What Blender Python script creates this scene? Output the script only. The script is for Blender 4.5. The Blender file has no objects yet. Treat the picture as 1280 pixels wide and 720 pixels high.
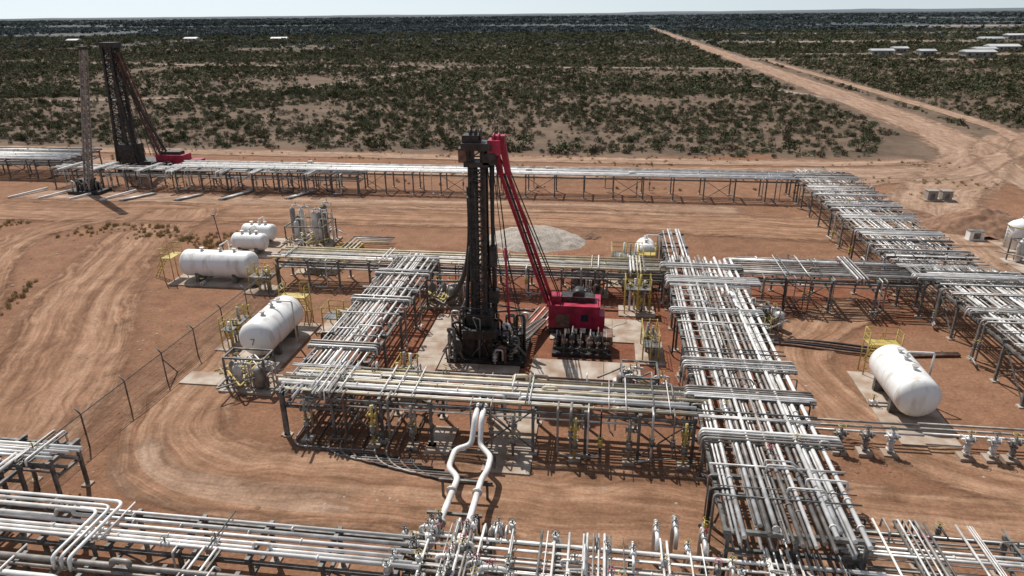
import bpy, math, random, bmesh
from mathutils import Vector, Matrix, noise
scn=bpy.context.scene
# ------------------------------------------------------------------ materials
def newmat(name):
    m=bpy.data.materials.new(name); m.use_nodes=True
    nt=m.node_tree; b=nt.nodes['Principled BSDF']
    return m,nt,b
def noisy(name,c1,c2,scale=3.0,rough=.6,metal=0.0,bump=0.0,detail=4,r2=None,lo=.35,hi=.65,streak=None):
    m,nt,b=newmat(name)
    g=nt.nodes.new('ShaderNodeNewGeometry')
    n=nt.nodes.new('ShaderNodeTexNoise'); n.inputs['Scale'].default_value=scale; n.inputs['Detail'].default_value=detail
    if streak:
        mp=nt.nodes.new('ShaderNodeMapping'); mp.inputs['Scale'].default_value=streak; nt.links.new(g.outputs['Position'],mp.inputs[0]); nt.links.new(mp.outputs[0],n.inputs['Vector'])
    else: nt.links.new(g.outputs['Position'],n.inputs['Vector'])
    r=nt.nodes.new('ShaderNodeValToRGB'); r.color_ramp.elements[0].position=lo; r.color_ramp.elements[1].position=hi
    r.color_ramp.elements[0].color=(*c1,1); r.color_ramp.elements[1].color=(*c2,1)
    nt.links.new(n.outputs['Fac'],r.inputs['Fac']); nt.links.new(r.outputs['Color'],b.inputs['Base Color'])
    b.inputs['Roughness'].default_value=rough; b.inputs['Metallic'].default_value=metal
    if r2 is not None:
        mr=nt.nodes.new('ShaderNodeMapRange'); mr.inputs['To Min'].default_value=rough; mr.inputs['To Max'].default_value=r2
        nt.links.new(n.outputs['Fac'],mr.inputs['Value']); nt.links.new(mr.outputs[0],b.inputs['Roughness'])
    if bump>0:
        bp=nt.nodes.new('ShaderNodeBump'); bp.inputs['Strength'].default_value=bump; bp.inputs['Distance'].default_value=.05
        nt.links.new(n.outputs['Fac'],bp.inputs['Height']); nt.links.new(bp.outputs[0],b.inputs['Normal'])
    return m
PIPE=noisy('pipe_silver',(.42,.40,.37),(.72,.70,.67),1.3,.36,.2,r2=.5)
PIPEW=noisy('pipe_white',(.60,.57,.52),(.84,.82,.79),1.1,.38)
PIPED=noisy('pipe_dull',(.16,.14,.12),(.33,.30,.27),1.5,.5,.2)
STEEL=noisy('steel_frame',(.07,.07,.065),(.20,.195,.18),2,.6,.2)
YEL=noisy('yellow_paint',(.36,.26,.06),(.56,.43,.11),3,.55)
DARK=noisy('dark_machinery',(.012,.011,.011),(.055,.048,.042),2.5,.5,.2)
WHITE=noisy('tank_white',(.58,.53,.46),(.80,.79,.76),1.0,.42,streak=(1.5,1.5,.35),lo=.3,hi=.5)
RED=noisy('red_paint',(.25,.010,.028),(.46,.022,.07),1.2,.45)
CONC=noisy('concrete',(.27,.18,.12),(.45,.38,.31),.7,.85,bump=.2)
RUBBER=noisy('black_rubber',(.012,.012,.012),(.03,.028,.025),3,.6)
ROOFW=noisy('roof_white',(.34,.34,.34),(.58,.58,.57),.05,.5)
WALL=noisy('building_wall',(.24,.21,.18),(.36,.33,.29),.1,.8)
GLASS=noisy('window_dark',(.02,.025,.03),(.04,.045,.05),1,.15)
RUST=noisy('rusty_steel',(.12,.055,.035),(.22,.13,.09),3,.7,.1)
HILL_HAZED=noisy('distant_hills_hazed',(.08,.105,.125),(.11,.135,.155),.002,.95)  # blue-grey of aerial haze painted into the hill colour
CREAM=noisy('pipe_cream',(.42,.35,.22),(.62,.54,.38),1.4,.45)
MATS=[PIPE,PIPEW,PIPED,STEEL,YEL,DARK,WHITE,RED,CONC,RUBBER,ROOFW,WALL,GLASS,RUST,HILL_HAZED,CREAM]
P_,PW,PD,ST,YE,DK,WH,RE,CO,RB,RW,WA,GL,RU,HL,CR=range(16)
# ------------------------------------------------------------------ mesh builder
class MB:
    def __init__(s): s.v=[];s.f=[];s.m=[];s.s=[]
    def face(s,idx,mat,sm=False): s.f.append(idx);s.m.append(mat);s.s.append(sm)
    def tube(s,pts,r,mat,n=8,cap=True,phase=0.0,sm=None):
        pts=[Vector(p) for p in pts]
        if sm is None: sm=n>5
        k=len(pts); base=len(s.v); rs=r if isinstance(r,(list,tuple)) else [r]*k
        t0=(pts[1]-pts[0]).normalized()
        up=Vector((0,0,1)) if abs(t0.z)<.9 else Vector((0,1,0))
        x=t0.cross(up).normalized(); y=x.cross(t0).normalized()
        for i,p in enumerate(pts):
            if i==0: t=t0
            elif i==k-1: t=(pts[i]-pts[i-1]).normalized()
            else:
                t=((pts[i]-pts[i-1]).normalized()+(pts[i+1]-pts[i]).normalized())
                t=t.normalized() if t.length>1e-6 else (pts[i]-pts[i-1]).normalized()
            x=(x-t*x.dot(t)).normalized(); y=x.cross(t).normalized()
            for j in range(n):
                a=2*math.pi*j/n+phase
                s.v.append(p+(x*math.cos(a)+y*math.sin(a))*rs[i])
        for i in range(k-1):
            for j in range(n):
                a=base+i*n+j; b=base+i*n+(j+1)%n
                s.face((a,b,b+n,a+n),mat,sm)
        if cap:
            s.face(tuple(base+j for j in range(n))[::-1],mat); s.face(tuple(base+(k-1)*n+j for j in range(n)),mat)
    def beam(s,p,q,w,mat): s.tube([p,q],w*.7071,mat,4,True,math.pi/4,False)
    def route(s,pts,r,mat,n=8,bend=None):
        pts=[Vector(p) for p in pts]; bend=bend or max(.12,r*2.6); out=[pts[0]]
        for i in range(1,len(pts)-1):
            a,b,c=pts[i-1],pts[i],pts[i+1]
            d1=(a-b);d2=(c-b); bb=min(bend,d1.length*.45,d2.length*.45)
            p1=b+d1.normalized()*bb;p2=b+d2.normalized()*bb
            for k in range(5):
                t=k/4; out.append(p1*(1-t)**2+b*2*t*(1-t)+p2*t*t)
        out.append(pts[-1]); s.tube(out,r,mat,n)
    def box(s,cx,cy,cz,sx,sy,sz,mat,rot=0.0):
        b=len(s.v);c,d=math.cos(rot),math.sin(rot)
        for z in (-.5,.5):
            for (x,y) in ((-.5,-.5),(.5,-.5),(.5,.5),(-.5,.5)):
                X=x*sx;Y=y*sy; s.v.append(Vector((cx+X*c-Y*d,cy+X*d+Y*c,cz+z*sz)))
        for f in ((3,2,1,0),(4,5,6,7),(0,1,5,4),(1,2,6,5),(2,3,7,6),(3,0,4,7)): s.face(tuple(b+i for i in f),mat)
    def ring(s,c,ax,Rr,r,mat,n=12):
        c=Vector(c);ax=Vector(ax).normalized();u=ax.orthogonal().normalized();w=ax.cross(u)
        b=len(s.v);q=4
        for i in range(n):
            a=2*math.pi*i/n;rad=u*math.cos(a)+w*math.sin(a)
            for j in range(q):
                p=2*math.pi*j/q; s.v.append(c+rad*(Rr+r*math.cos(p))+ax*r*math.sin(p))
        for i in range(n):
            for j in range(q):
                s.face((b+i*q+j,b+((i+1)%n)*q+j,b+((i+1)%n)*q+(j+1)%q,b+i*q+(j+1)%q),mat,True)
    def disc(s,c,ax,r,th,mat,n=10):
        c=Vector(c);ax=Vector(ax).normalized(); s.tube([c-ax*th/2,c+ax*th/2],r,mat,n)
    def lathe(s,c,ax,prof,mat,n=20):
        c=Vector(c);ax=Vector(ax).normalized(); s.tube([c+ax*d for d,_ in prof],[r for _,r in prof],mat,n,True)
    def valve(s,x,y,z,ax=(1,0,0),k=1.0,mat=None,wm=None):
        mat=P_ if mat is None else mat; wm=YE if wm is None else wm
        c=Vector((x,y,z));a=Vector(ax)
        s.lathe(c,a,[(-.24*k,.11*k),(-.12*k,.12*k),(0,.19*k),(.12*k,.12*k),(.24*k,.11*k)],mat,8)
        for e in (-.24,.24): s.disc(c+a*e*k,a,.19*k,.05*k,mat,10)
        s.tube([c,c+Vector((0,0,.55*k))],.045*k,ST,6)
        s.ring(c+Vector((0,0,.5*k)),(0,0,1),.2*k,.022*k,wm,10)
        s.tube([c+Vector((-.2*k,0,.5*k)),c+Vector((.2*k,0,.5*k))],.018*k,wm,4)
    def obj(s,name):
        me=bpy.data.meshes.new(name); me.from_pydata([tuple(v) for v in s.v],[],s.f)
        used=sorted(set(s.m)); mp={u:i for i,u in enumerate(used)}
        for u in used: me.materials.append(MATS[u])
        me.polygons.foreach_set('material_index',[mp[i] for i in s.m])
        me.polygons.foreach_set('use_smooth',s.s); me.update()
        o=bpy.data.objects.new(name,me); bpy.context.collection.objects.link(o); return o
# ------------------------------------------------------------------ racks
def rack(name,x0,x1,y0,y1,z,axis,seed,sp=4.0,gap=.1,radii=(.05,.06,.08,.1,.12),mats=(P_,P_,P_,PW,PD),lower=True,mid=False,
         cross=(),frame=ST,fill=.92,drops=0,bars=0,dm=(PD,PD,RU,P_,DK)):
    r=random.Random(seed); mb=MB()
    L=(x1-x0) if axis=='x' else (y1-y0); W=(y1-y0) if axis=='x' else (x1-x0)
    def T(l,w,h): return (x0+l,y0+w,h) if axis=='x' else (x0+w,y0+l,h)
    A=Vector((1,0,0)) if axis=='x' else Vector((0,1,0))
    n=max(1,round(L/sp))
    ws=[.1,W-.1]+([W*.5] if mid else [])
    for i in range(n+1):
        l=.1+(L-.2)*i/n
        for w in ws:
            mb.beam(T(l,w,0),T(l,w,z-.2),.17,frame); p=T(l,w,.05); mb.box(p[0],p[1],.05,.5,.5,.1,CO)
        mb.beam(T(l,-.15,z-.1),T(l,W+.15,z-.1),.2,frame)
        if lower: mb.beam(T(l,0,z-1.15),T(l,W,z-1.15),.15,frame)
        if i<n and i%3==1:
            l2=.1+(L-.2)*(i+1)/n
            mb.beam(T(l,.1,.3),T(l2,.1,z-.3),.07,frame)
            mb.beam(T(l2,.1,.3),T(l,.1,z-.3),.07,frame)
    for w in (.02,W-.02): mb.beam(T(0,w,z-.33),T(L,w,z-.33),.17,frame)
    w=.22
    while w<W-.2:
        rad=r.choice(radii)
        if r.random()<fill:
            m=r.choice(mats); e0=r.choice((-.9,-.5,-.2,.3)) ; e1=r.choice((-.4,0,.5,.9)); zz=z+rad+r.choice((0,0,0,.04,.14))
            w2=w+r.uniform(-.02,.02)
            k=r.random()
            if k<.16 and L>8:
                l1=r.uniform(.2,.8)*L; sh=r.choice((-.18,.18,0))
                mb.route([T(e0,w,zz),T(l1,w,zz),T(l1,w+sh*.5,zz+.3),T(l1+.8,w+sh,zz+.3),T(l1+.8,w+sh,zz),T(L+e1,w+sh,zz)],rad,m)
            elif k<.3 and L>8:
                l1=r.uniform(.35,.8)*L
                mb.route([T(e0,w,zz),T(l1,w,zz),T(l1,w,z-1.5)],rad,m)
                l3=l1+r.uniform(.6,2); mb.route([T(l3,w,z-1.5),T(l3,w,zz),T(L+e1,w2,zz)],rad,r.choice(mats))
            else: mb.tube([T(e0,w,zz),T(L*.33,w+r.uniform(-.02,.02),zz-.012),T(L*.66,(w+w2)/2,zz-.01),T(L+e1,w2,zz)],rad,m,8)
            for q in range(int(L/8)):
                l=r.uniform(0,L); mb.disc(T(l,w,zz),A,rad*1.5,.06,m,8)
            if r.random()<.25: p=T(r.uniform(.1,.9)*L,w,zz); mb.valve(*p,A,.6+rad*2,m,r.choice((YE,ST,RE,ST)))
        w+=2*rad+gap*r.uniform(.3,1.5)+(r.choice((.2,.45)) if r.random()<.06 else 0)
    if lower:
        w=.4
        while w<W-.3:
            rad=r.choice(radii)
            if r.random()<.55: mb.tube([T(0,w,z-1.05+rad),T(L,w,z-1.05+rad)],rad,r.choice((PD,PD,P_)),6)
            w+=2*rad+.15+r.random()*.3
    for (l,wd,e0,e1,h) in cross:
        nb=max(2,int(wd/.2)); h=h*.7
        for i in range(nb):
            ll=l+wd*(i/(nb-1)-.5)+r.uniform(-.02,.02)
            mb.route([T(ll,-e0-r.random()*.2,z+h-.9*r.random()),T(ll,-e0-r.random()*.1,z+h),T(ll,W+e1,z+h),T(ll,W+e1,z+h-.6*r.random()-.2)],r.choice((.045,.06,.08)),r.choice(mats))
        for s_ in (-wd/2-.12,wd/2+.12): mb.beam(T(l+s_,-e0,z+h-.14),T(l+s_,W+e1,z+h-.14),.1,frame)
        for w in (-.1,W+.1): mb.beam(T(l,w,z-.2),T(l,w,z+h-.1),.1,frame)
    for i in range(bars):
        l=r.uniform(.3,L-.3); mb.tube([T(l,-.2,z+.32),T(l,W+.2,z+.32)],r.choice((.03,.045,.06)),r.choice((P_,PW,ST)),6)
        if i%2: ll=r.uniform(1,L-1); ww=r.uniform(.3,W-.3); mb.route([T(ll,ww,z+.1),T(ll,ww,z+.65),T(ll,min(W,ww+r.uniform(.5,2)),z+.65),T(ll,min(W,ww+2),z+.1)],.05,r.choice(mats),6)
    for i in range(drops):
        l=r.uniform(.3,L-.3); side=r.choice((0,0,0,1)); w=0.0 if side==0 else W; sg=-1 if side==0 else 1
        rad=r.choice((.05,.07,.09)); m=r.choice(dm); o_=sg*r.uniform(.15,.4)
        zb=r.uniform(.25,.6)
        mb.route([T(l,w+sg*-.6,z+.1),T(l,w+o_,z+.1),T(l,w+o_,zb),T(l+r.choice((-1.2,-.7,.7,1.2)),w+o_+sg*.2,zb)],rad,m)
        if r.random()<.5: p=T(l,w+o_,r.uniform(1,1.9)); mb.valve(p[0],p[1],p[2],(0,0,1),.9,r.choice((YE,PD,PD)),YE)
    return mb.obj(name)
N='pipe_rack'
rack(N,6.2,12.4,25.5,62,3.3,'y',1,sp=4.2,gap=.07,mid=True,drops=14,bars=26,mats=(P_,P_,PW,PW,PD),
     cross=((34.5,.9,.5,.4,.5),(30.8,1.3,.3,1.2,.55),(24.2,.7,.4,.2,.5),(15.5,1.2,.4,.4,.6),(11.8,1.0,.6,.6,.5),(7.2,.8,.2,.8,.5)))
rack(N,6.4,8.6,62,71,3.3,'y',2,drops=4)
rack(N,-19.6,-15.3,34.9,60.2,3.3,'y',3,gap=.14,fill=.85,drops=8,bars=10,cross=((6,.7,.3,.3,.5),(14.5,.6,.3,.3,.5),(20.5,.6,.2,.4,.45)),radii=(.05,.07,.09),mats=(P_,P_,PW,PD))
rack(N,-19.4,6.0,34.8,38.2,3.3,'x',4,sp=3.2,gap=.08,drops=16,bars=12,mats=(PW,PW,P_,CR,PD),radii=(.06,.08,.1,.13),cross=((3,.7,.2,.3,.5),))
rack(N,-31.5,6.0,59.6,62.8,2.9,'x',5,sp=3.2,gap=.12,drops=14,bars=8,mats=(PW,P_,CR,PD),radii=(.06,.08,.11),cross=((20,.8,.2,.2,.5),(35,1.2,.5,.5,.5)))
rack(N,12.6,28,58.6,63.8,3.2,'x',6,sp=3.5,gap=.13,mats=(P_,PD,PD,PD),drops=12,fill=.8,bars=6,cross=((10,.8,.3,.3,.5),))
rack(N,26.8,34.4,61,103,3.4,'y',7,sp=4.0,gap=.17,mid=True,mats=(P_,P_,PW,PD),fill=.88,drops=10,bars=70,cross=tuple((l,.6,.4,.4,.5) for l in (5,11,22,27,37)),radii=(.05,.07,.09))
rack(N,28.6,36.6,30,61.5,3.4,'y',8,sp=3.6,gap=.17,mid=True,mats=(P_,P_,PW,PD),fill=.85,drops=10,bars=54,cross=((3,.7,.3,.4,.5),(11,.7,.3,.4,.5),(22,.7,.4,.4,.5),(29,1.0,1.5,.4,.5)),radii=(.05,.07,.09))
rack(N,-66,27,97.2,101.4,3.3,'x',9,sp=4.2,gap=.12,mats=(P_,PW,PW,PW),radii=(.1,.13,.16),drops=22,lower=False)
rack(N,-86,-36,96,99.5,3.0,'x',10,sp=4.0,gap=.3,mats=(P_,PW,PD),radii=(.08,.1),drops=36,lower=True,bars=24,cross=tuple((l,1.0,1.5,1,.5) for l in (3,8,16,21,29,34,43)))
rack(N,-150,-88,101,110,3.3,'x',11,sp=5,gap=.2,mats=(P_,PW,PD),radii=(.1,.13,.16),mid=True,drops=12)
rack(N,-36,-8.2,22.3,24.6,2.3,'x',12,sp=3.4,gap=.05,mats=(P_,PW,PW,P_),radii=(.08,.1,.12),lower=True,drops=3,bars=2)
rack(N,-36,-8.2,18.6,21.3,2.3,'x',13,sp=3.4,gap=.07,mats=(P_,PW,P_,PD),radii=(.08,.11,.13),lower=True,bars=2,cross=((19,.6,.2,1.2,.35),))
rack(N,-8,12,20,25.4,2.0,'x',14,sp=3.2,gap=.15,mats=(P_,PD,P_,PW),radii=(.05,.07,.09),mid=True,drops=14,bars=26,cross=((2.2,.7,.4,.5,.6),(8.4,.8,.2,.3,.5),(16.5,.9,.3,.3,.45)))
rack(N,12,34,22.5,28,2.1,'x',15,sp=3.4,gap=.2,mats=(P_,PD,PD,P_),radii=(.045,.06,.075),mid=True,drops=12,bars=14,cross=((3,.8,.2,.3,.5),))
rack(N,-42,-28.6,26.8,28.9,3.0,'x',16,sp=3.2,gap=.1,mats=(PW,PW,P_),radii=(.07,.09,.11),cross=((12,.6,.3,.4,.4),))
rack(N,-33.5,-30.2,19,26.6,3.0,'y',17,sp=3.5,gap=.12,mats=(PW,P_),radii=(.07,.09,.11))
mb=MB()
for k in range(3): mb.route([(-29.5,24.4-k*.36,2.95),(-22.6-k*.4,24.4-k*.36,2.95),(-22.6-k*.4,20.6,2.95),(-22.6-k*.4,20.6,2.3)],.085,(PW,P_,PW)[k],10,.45)
for y in (21.8,):
    mb.beam((-24.0,y,2.78),(-22.3,y,2.78),.12,ST)
    for x in (-23.9,-22.4): mb.beam((x,y,0),(x,y,2.7),.13,ST)
mb.obj('elbow_pipework')
mb=MB(); r=random.Random(21)
for i in range(64):
    x=r.uniform(-9,9); y=r.uniform(20.6,25.8); h=2.15+r.uniform(.1,.5); rad=r.choice((.045,.06,.08,.1)); m=r.choice((P_,PW,PD,P_))
    if i%3==0:
        dx=r.choice((.5,.8,1.2)); mb.route([(x,y,.3),(x,y,h),(x+dx,y,h),(x+dx,y,1.9)],rad,m)
        mb.valve(x+dx*.5,y,h,(1,0,0),.8,m,r.choice((YE,RE,ST,ST)))
    elif i%3==1:
        dy=r.choice((.5,.9,1.4)); mb.route([(x,y,1.8),(x,y,h),(x,y+dy,h),(x,y+dy,.3)],rad,m)
        mb.valve(x,y+dy*.5,h,(0,1,0),.8,m,r.choice((YE,RE,ST)))
    else:
        mb.tube([(x,y,0),(x,y,h+.1)],rad*.8,m,8); mb.valve(x,y,h-.15,(0,0,1),.9,m,r.choice((ST,YE)))
        mb.disc((x,y,h+.12),(0,0,1),rad*1.7,.08,m)
mb.obj('valve_manifold')
mb=MB()
mb.route([(-6.9,36.5,2.9),(-6.9,34.0,2.9),(-7.0,33.2,1.5),(-7.9,32.7,1.4),(-7.9,31.0,1.4),(-7.2,30.2,1.4),(-7.4,24.6,1.6),(-7.4,24.6,2.5)],.17,PW,12,.35)
mb.route([(-6.5,36.5,2.9),(-6.5,34.0,2.9),(-6.5,33.2,1.5),(-5.7,32.3,1.4),(-5.7,31.0,1.4),(-5.9,30.2,1.4),(-5.9,24.6,1.6),(-5.9,24.6,2.5)],.17,PW,12,.35)
for y in (33.0,30.3,27.6):
    mb.beam((-8.3,y,1.12),(-5.4,y,1.12),.14,ST)
    for x in (-8.1,-5.6): mb.beam((x,y,0),(x,y,1.1),.13,ST)
for y in (29,26.5): mb.disc((-7.3,y,1.47),(0,1,0),.28,.12,P_); mb.disc((-5.9,y,1.47),(0,1,0),.28,.12,P_)
mb.obj('twin_pipeline')
mb=MB()
for k in range(11):
    q=.9+k*.22; pts=[(-18.6+k*.75+0,38.4,.25)]+[(-18.6+k*.75+q-q*math.cos(a*math.pi/16),34.6-q*math.sin(a*math.pi/16),.14) for a in range(9)]+[(-13+k*.75,34.6-q,.14)]
    mb.tube(pts,.07,(PD,RU,RB,PD)[k%4],7)
mb.obj('curved_pipework')
for x in (-17.8,-13.4,-11.0,-4.7,-1,2.2,5.4):
    mb=MB(); r=random.Random(int(x*10)); m=YE if x in (-13.4,-1,5.4) else PD
    y=34.3+r.uniform(-.2,.3); mb.tube([(x,y,0),(x,y,3.0)],.085,m,8); mb.valve(x,y,1.2,(0,0,1),1.1,PD,YE); mb.valve(x,y,2.3,(1,0,0),1.0,m,ST)
    mb.route([(x,y,2.8),(x,y+.8,2.8),(x,y+.8,.5)],.08,CR); mb.box(x,y,.1,.7,.7,.2,CO)
    mb.obj('valve_column')
def valverow(x0,x1,y,n,seed):
    mb=MB(); r=random.Random(seed)
    for k in range(3): mb.tube([(x0,y+.9+k*.4,1.0+.1*k),(x1,y+.9+k*.4,1.0+.1*k)],.08,(P_,PD,PD)[k],8)
    for i in range(n):
        x=x0+2+(x1-x0-3)*i/n+r.uniform(-.3,.3)
        mb.box(x,y,.12,.8,.8,.24,CO); m=r.choice((P_,PD,PD))
        mb.tube([(x,y,.2),(x,y,1.7)],.1,m,8)
        mb.valve(x,y,.75,(0,0,1),1.2,m,ST); mb.valve(x,y,1.35,(1,0,0),1.1,m,r.choice((ST,YE)))
        mb.route([(x,y,1.2),(x,y+.6,1.2),(x,y+.9,1.05)],.08,m)
        mb.tube([(x-.45,y,1.35),(x+.45,y,1.35)],.07,m,8)
    return mb.obj('valve_tree_row')
valverow(12.8,20,37.2,3,5); valverow(20,36,37.4,9,6)
# ------------------------------------------------------------------ tanks
def tank(name,cx,cy,cz,L,rad,axis,seed,stair=-1,pad=True,rail=True,seven=False):
    mb=MB(); A=Vector((1,0,0)) if axis=='x' else Vector((0,1,0)); B=Vector((0,1,0)) if axis=='x' else Vector((1,0,0))
    h=L/2; prof=[]
    for i in range(7):
        a=math.pi/2*i/6; prof.append((-h-rad*.5*math.cos(a),max(.02,rad*math.sin(a))))
    prof+=[(h+rad*.5*math.cos(math.pi/2*i/6),max(.02,rad*math.sin(math.pi/2*i/6))) for i in range(6,-1,-1)]
    C=Vector((cx,cy,cz)); mb.lathe(C,A,prof,WH,32)
    for e in (-h*.99,h*.99,0): mb.disc(C+A*e,A,rad*1.006,.035,WH,32)
    for e in (-h*.6,h*.6):
        c=C+A*e; s=(.35,rad*1.7) if axis=='x' else (rad*1.7,.35)
        zt=cz-rad*.55; mb.box(c.x,c.y,zt/2+.06,s[0],s[1],zt,ST)
    for e in (-h*.5,h*.1,h*.55):
        c=C+A*e+Vector((0,0,rad)); mb.tube([c-Vector((0,0,.1)),c+Vector((0,0,.25))],.13,WH,10); mb.disc(c+Vector((0,0,.25)),(0,0,1),.22,.07,P_)
    c=C+A*(h*.1); mb.route([c+Vector((0,0,rad+.2)),c+Vector((0,0,rad+.55)),c+B*(rad+.3)+Vector((0,0,rad+.55)),c+B*(rad+.3)+Vector((0,0,-cz+.3))],.07,PW)
    c=C-A*(h*.3); mb.route([c+Vector((0,0,-rad*.9)),c+Vector((0,0,-cz+.35)),c-B*(rad+.8)+Vector((0,0,-cz+.35))],.09,PD)
    q=c-B*(rad+.5)+Vector((0,0,-cz+.35)); mb.valve(q.x,q.y,q.z,tuple(B),1,P_,YE)
    if seven:
        e=C-A*(h+rad*.5+.0); mb.beam(e+Vector((-.15,.0,.28)),e+Vector((.16,.0,.28)),.06,PD); mb.beam(e+Vector((.14,.0,.28)),e+Vector((-.05,.0,-.2)),.06,PD)
    if rail:
        e=A*(stair*(h+rad*.5+.6)); zt=cz+rad*.5
        w=rad*.8
        for sx in (0,1.0):
            for sy in (-w,w):
                b=C+e+A*(stair*sx)+B*sy; mb.tube([(b.x,b.y,0),(b.x,b.y,zt+1.0)],.05,YE,6)
        for hh in (zt,zt+.5,zt+1.0):
            p=[C+e+B*-w,C+e+A*stair+B*-w,C+e+A*stair+B*w,C+e+B*w]
            mb.tube([(k.x,k.y,hh) for k in p],.04,YE,6)
        k=C+e+A*(stair*.5); sx=(1.0,2*w) if axis=='x' else (2*w,1.0); mb.box(k.x,k.y,zt-.03,sx[0],sx[1],.05,YE)
        b=C+e+A*stair*1.0
        for sy in (.2,.7):
            p=b+B*(sy-.4); q=p+A*(stair*1.6); mb.beam((p.x,p.y,zt),(q.x,q.y,0.1),.07,YE)
        for i in range(8):
            t=i/8; p=b+A*(stair*1.6*t); mb.beam(tuple((p-B*.2).xy)+(zt*(1-t),),tuple((p+B*.3).xy)+(zt*(1-t),),.06,YE)
        for i in range(6):
            t=i/5; p=b+B*.3+A*(stair*1.6*t); mb.tube([(p.x,p.y,zt*(1-t)),(p.x,p.y,zt*(1-t)+.95)],.025,YE,5)
        p=b+B*.3; q=p+A*stair*1.6; mb.tube([(p.x,p.y,zt+.95),(q.x,q.y,.95)],.03,YE,5)
    if pad:
        sx=(L+3,rad*2+1.4) if axis=='x' else (rad*2+1.4,L+3.4)
        mb.box(cx,cy,.06,sx[0],sx[1],.12,CO)
    mb.obj(name)
S='storage_tank'
tank(S,-38.1,60.6,1.8,6.6,1.35,'x',1,-1)
tank(S,-25.9,47.0,1.9,5.2,1.45,'y',2,1,True,True,True)
tank(S,20.7,43.6,1.85,4.7,1.4,'y',3,1)
tank(S,-39.2,69.0,1.4,3.2,.95,'x',4,-1,True,False)
tank(S,-39.9,72.6,1.4,3.2,.95,'x',5,-1,True,False)
tank(S,4.6,67,2.6,2.2,1.0,'y',6,-1,True,True)
def platform(x,y,sx,sy,z,seed):
    mb=MB(); r=random.Random(seed)
    for a in (0,.5,1):
        for b in (0,1):
            mb.tube([(x+sx*a,y+sy*b,0),(x+sx*a,y+sy*b,z+1.05)],.055,YE,6)
    mb.box(x+sx/2,y+sy/2,z,sx,sy,.06,ST)
    for h in (.5,1.0): mb.tube([(x,y,z+h),(x+sx,y,z+h),(x+sx,y+sy,z+h),(x,y+sy,z+h),(x,y,z+h)],.035,YE,5)
    for i in range(5):
        xx=x+r.uniform(.2,sx-.2); yy=y+r.uniform(.2,sy-.2); mb.tube([(xx,yy,0),(xx,yy,z+r.uniform(.3,1.3))],.1,r.choice((P_,PD,YE)),8); mb.valve(xx,yy,r.uniform(1,z),(0,0,1),1.1,r.choice((YE,P_)),YE)
    mb.box(x+sx/2,y+sy/2,.06,sx+1,sy+1,.12,CO)
    mb.obj('valve_platform')
for a in ((-29.9,46,1.0,3.0,1.6,1),(-23.0,50,2.6,1.6,1.2,2),(-33.5,57.6,2.2,1.4,1.6,3),(1.2,63.2,3.0,3.0,2.6,4),(2.4,56.4,2.2,1.4,2.4,5),(3.6,47.5,1.2,3.0,1.3,6),(-31,63.5,3.5,1.6,1.4,7),(13,52.5,1.0,1.8,1.0,8),(-13.9,40.2,1.2,2.2,1.4,9)): platform(*a)
def skid(x,y,seed,n=6,w=5,d=4,hmax=3.6):
    mb=MB(); r=random.Random(seed); mb.box(x,y,.1,w+1,d+1,.2,CO)
    for i in range(n):
        a=x+r.uniform(-w/2,w/2); b=y+r.uniform(-d/2,d/2); h=r.uniform(1.6,hmax); q=r.choice((.22,.3,.42)); m=r.choice((P_,PD,PD,ST))
        mb.lathe((a,b,.3),(0,0,1),[(0,q*.6),(.15,q),(h-.3,q),(h-.1,q*.7),(h,.04)],m,14)
        mb.route([(a,b,h+.1),(a,b,h+.5),(a+1.0,b,h+.5),(a+1.0,b,.3)],.06,r.choice((P_,PW)))
        mb.valve(a+.5,b,h+.5,(1,0,0),.8)
    for i in range(n*2):
        a=x+r.uniform(-w/2,w/2); b=y+r.uniform(-d/2,d/2)
        mb.route([(a,b,.3),(a,b,1.2),(a,b+r.choice((-2,2)),1.2),(a+r.choice((-2,2)),b,1.2)],.07,r.choice((P_,PD,YE,PD)))
    for s in (-1,1):
        for t in (-1,1): mb.beam((x+s*w/2,y+t*d/2,.1),(x+s*w/2,y+t*d/2,2.6),.12,ST)
        mb.beam((x-w/2,y+s*d/2,2.6),(x+w/2,y+s*d/2,2.6),.12,ST); mb.beam((x+s*w/2,y-d/2,2.6),(x+s*w/2,y+d/2,2.6),.12,ST)
    return mb.obj('process_skid')
skid(-33.6,73,1,9,4.5,4,4.2); skid(-24.6,40.6,4,5,3,1.5,1.8); skid(-1,61,6,5,3,1,1.8); skid(45.5,73,8,6,5,4,3); skid(13.4,54,3,3,1.2,1.2,1.8); skid(-14,57,12,5,3,1.5,1.8); skid(3,41.5,15,5,2.4,2.4,1.8)
mb=MB()
for k in range(5): mb.route([(-31,65+k*.4,.6),(-27-k*.5,65+k*.4,.6),(-27-k*.5,72+k*.6,.6),(-24,72+k*.6,.6)],.08,(YE,PW,CR,P_,PD)[k])
for k in range(6): mb.box(-28.5,65.2+k*1.4,.25,2.8,.14,.5,YE)
mb.obj('ground_pipework')
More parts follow.
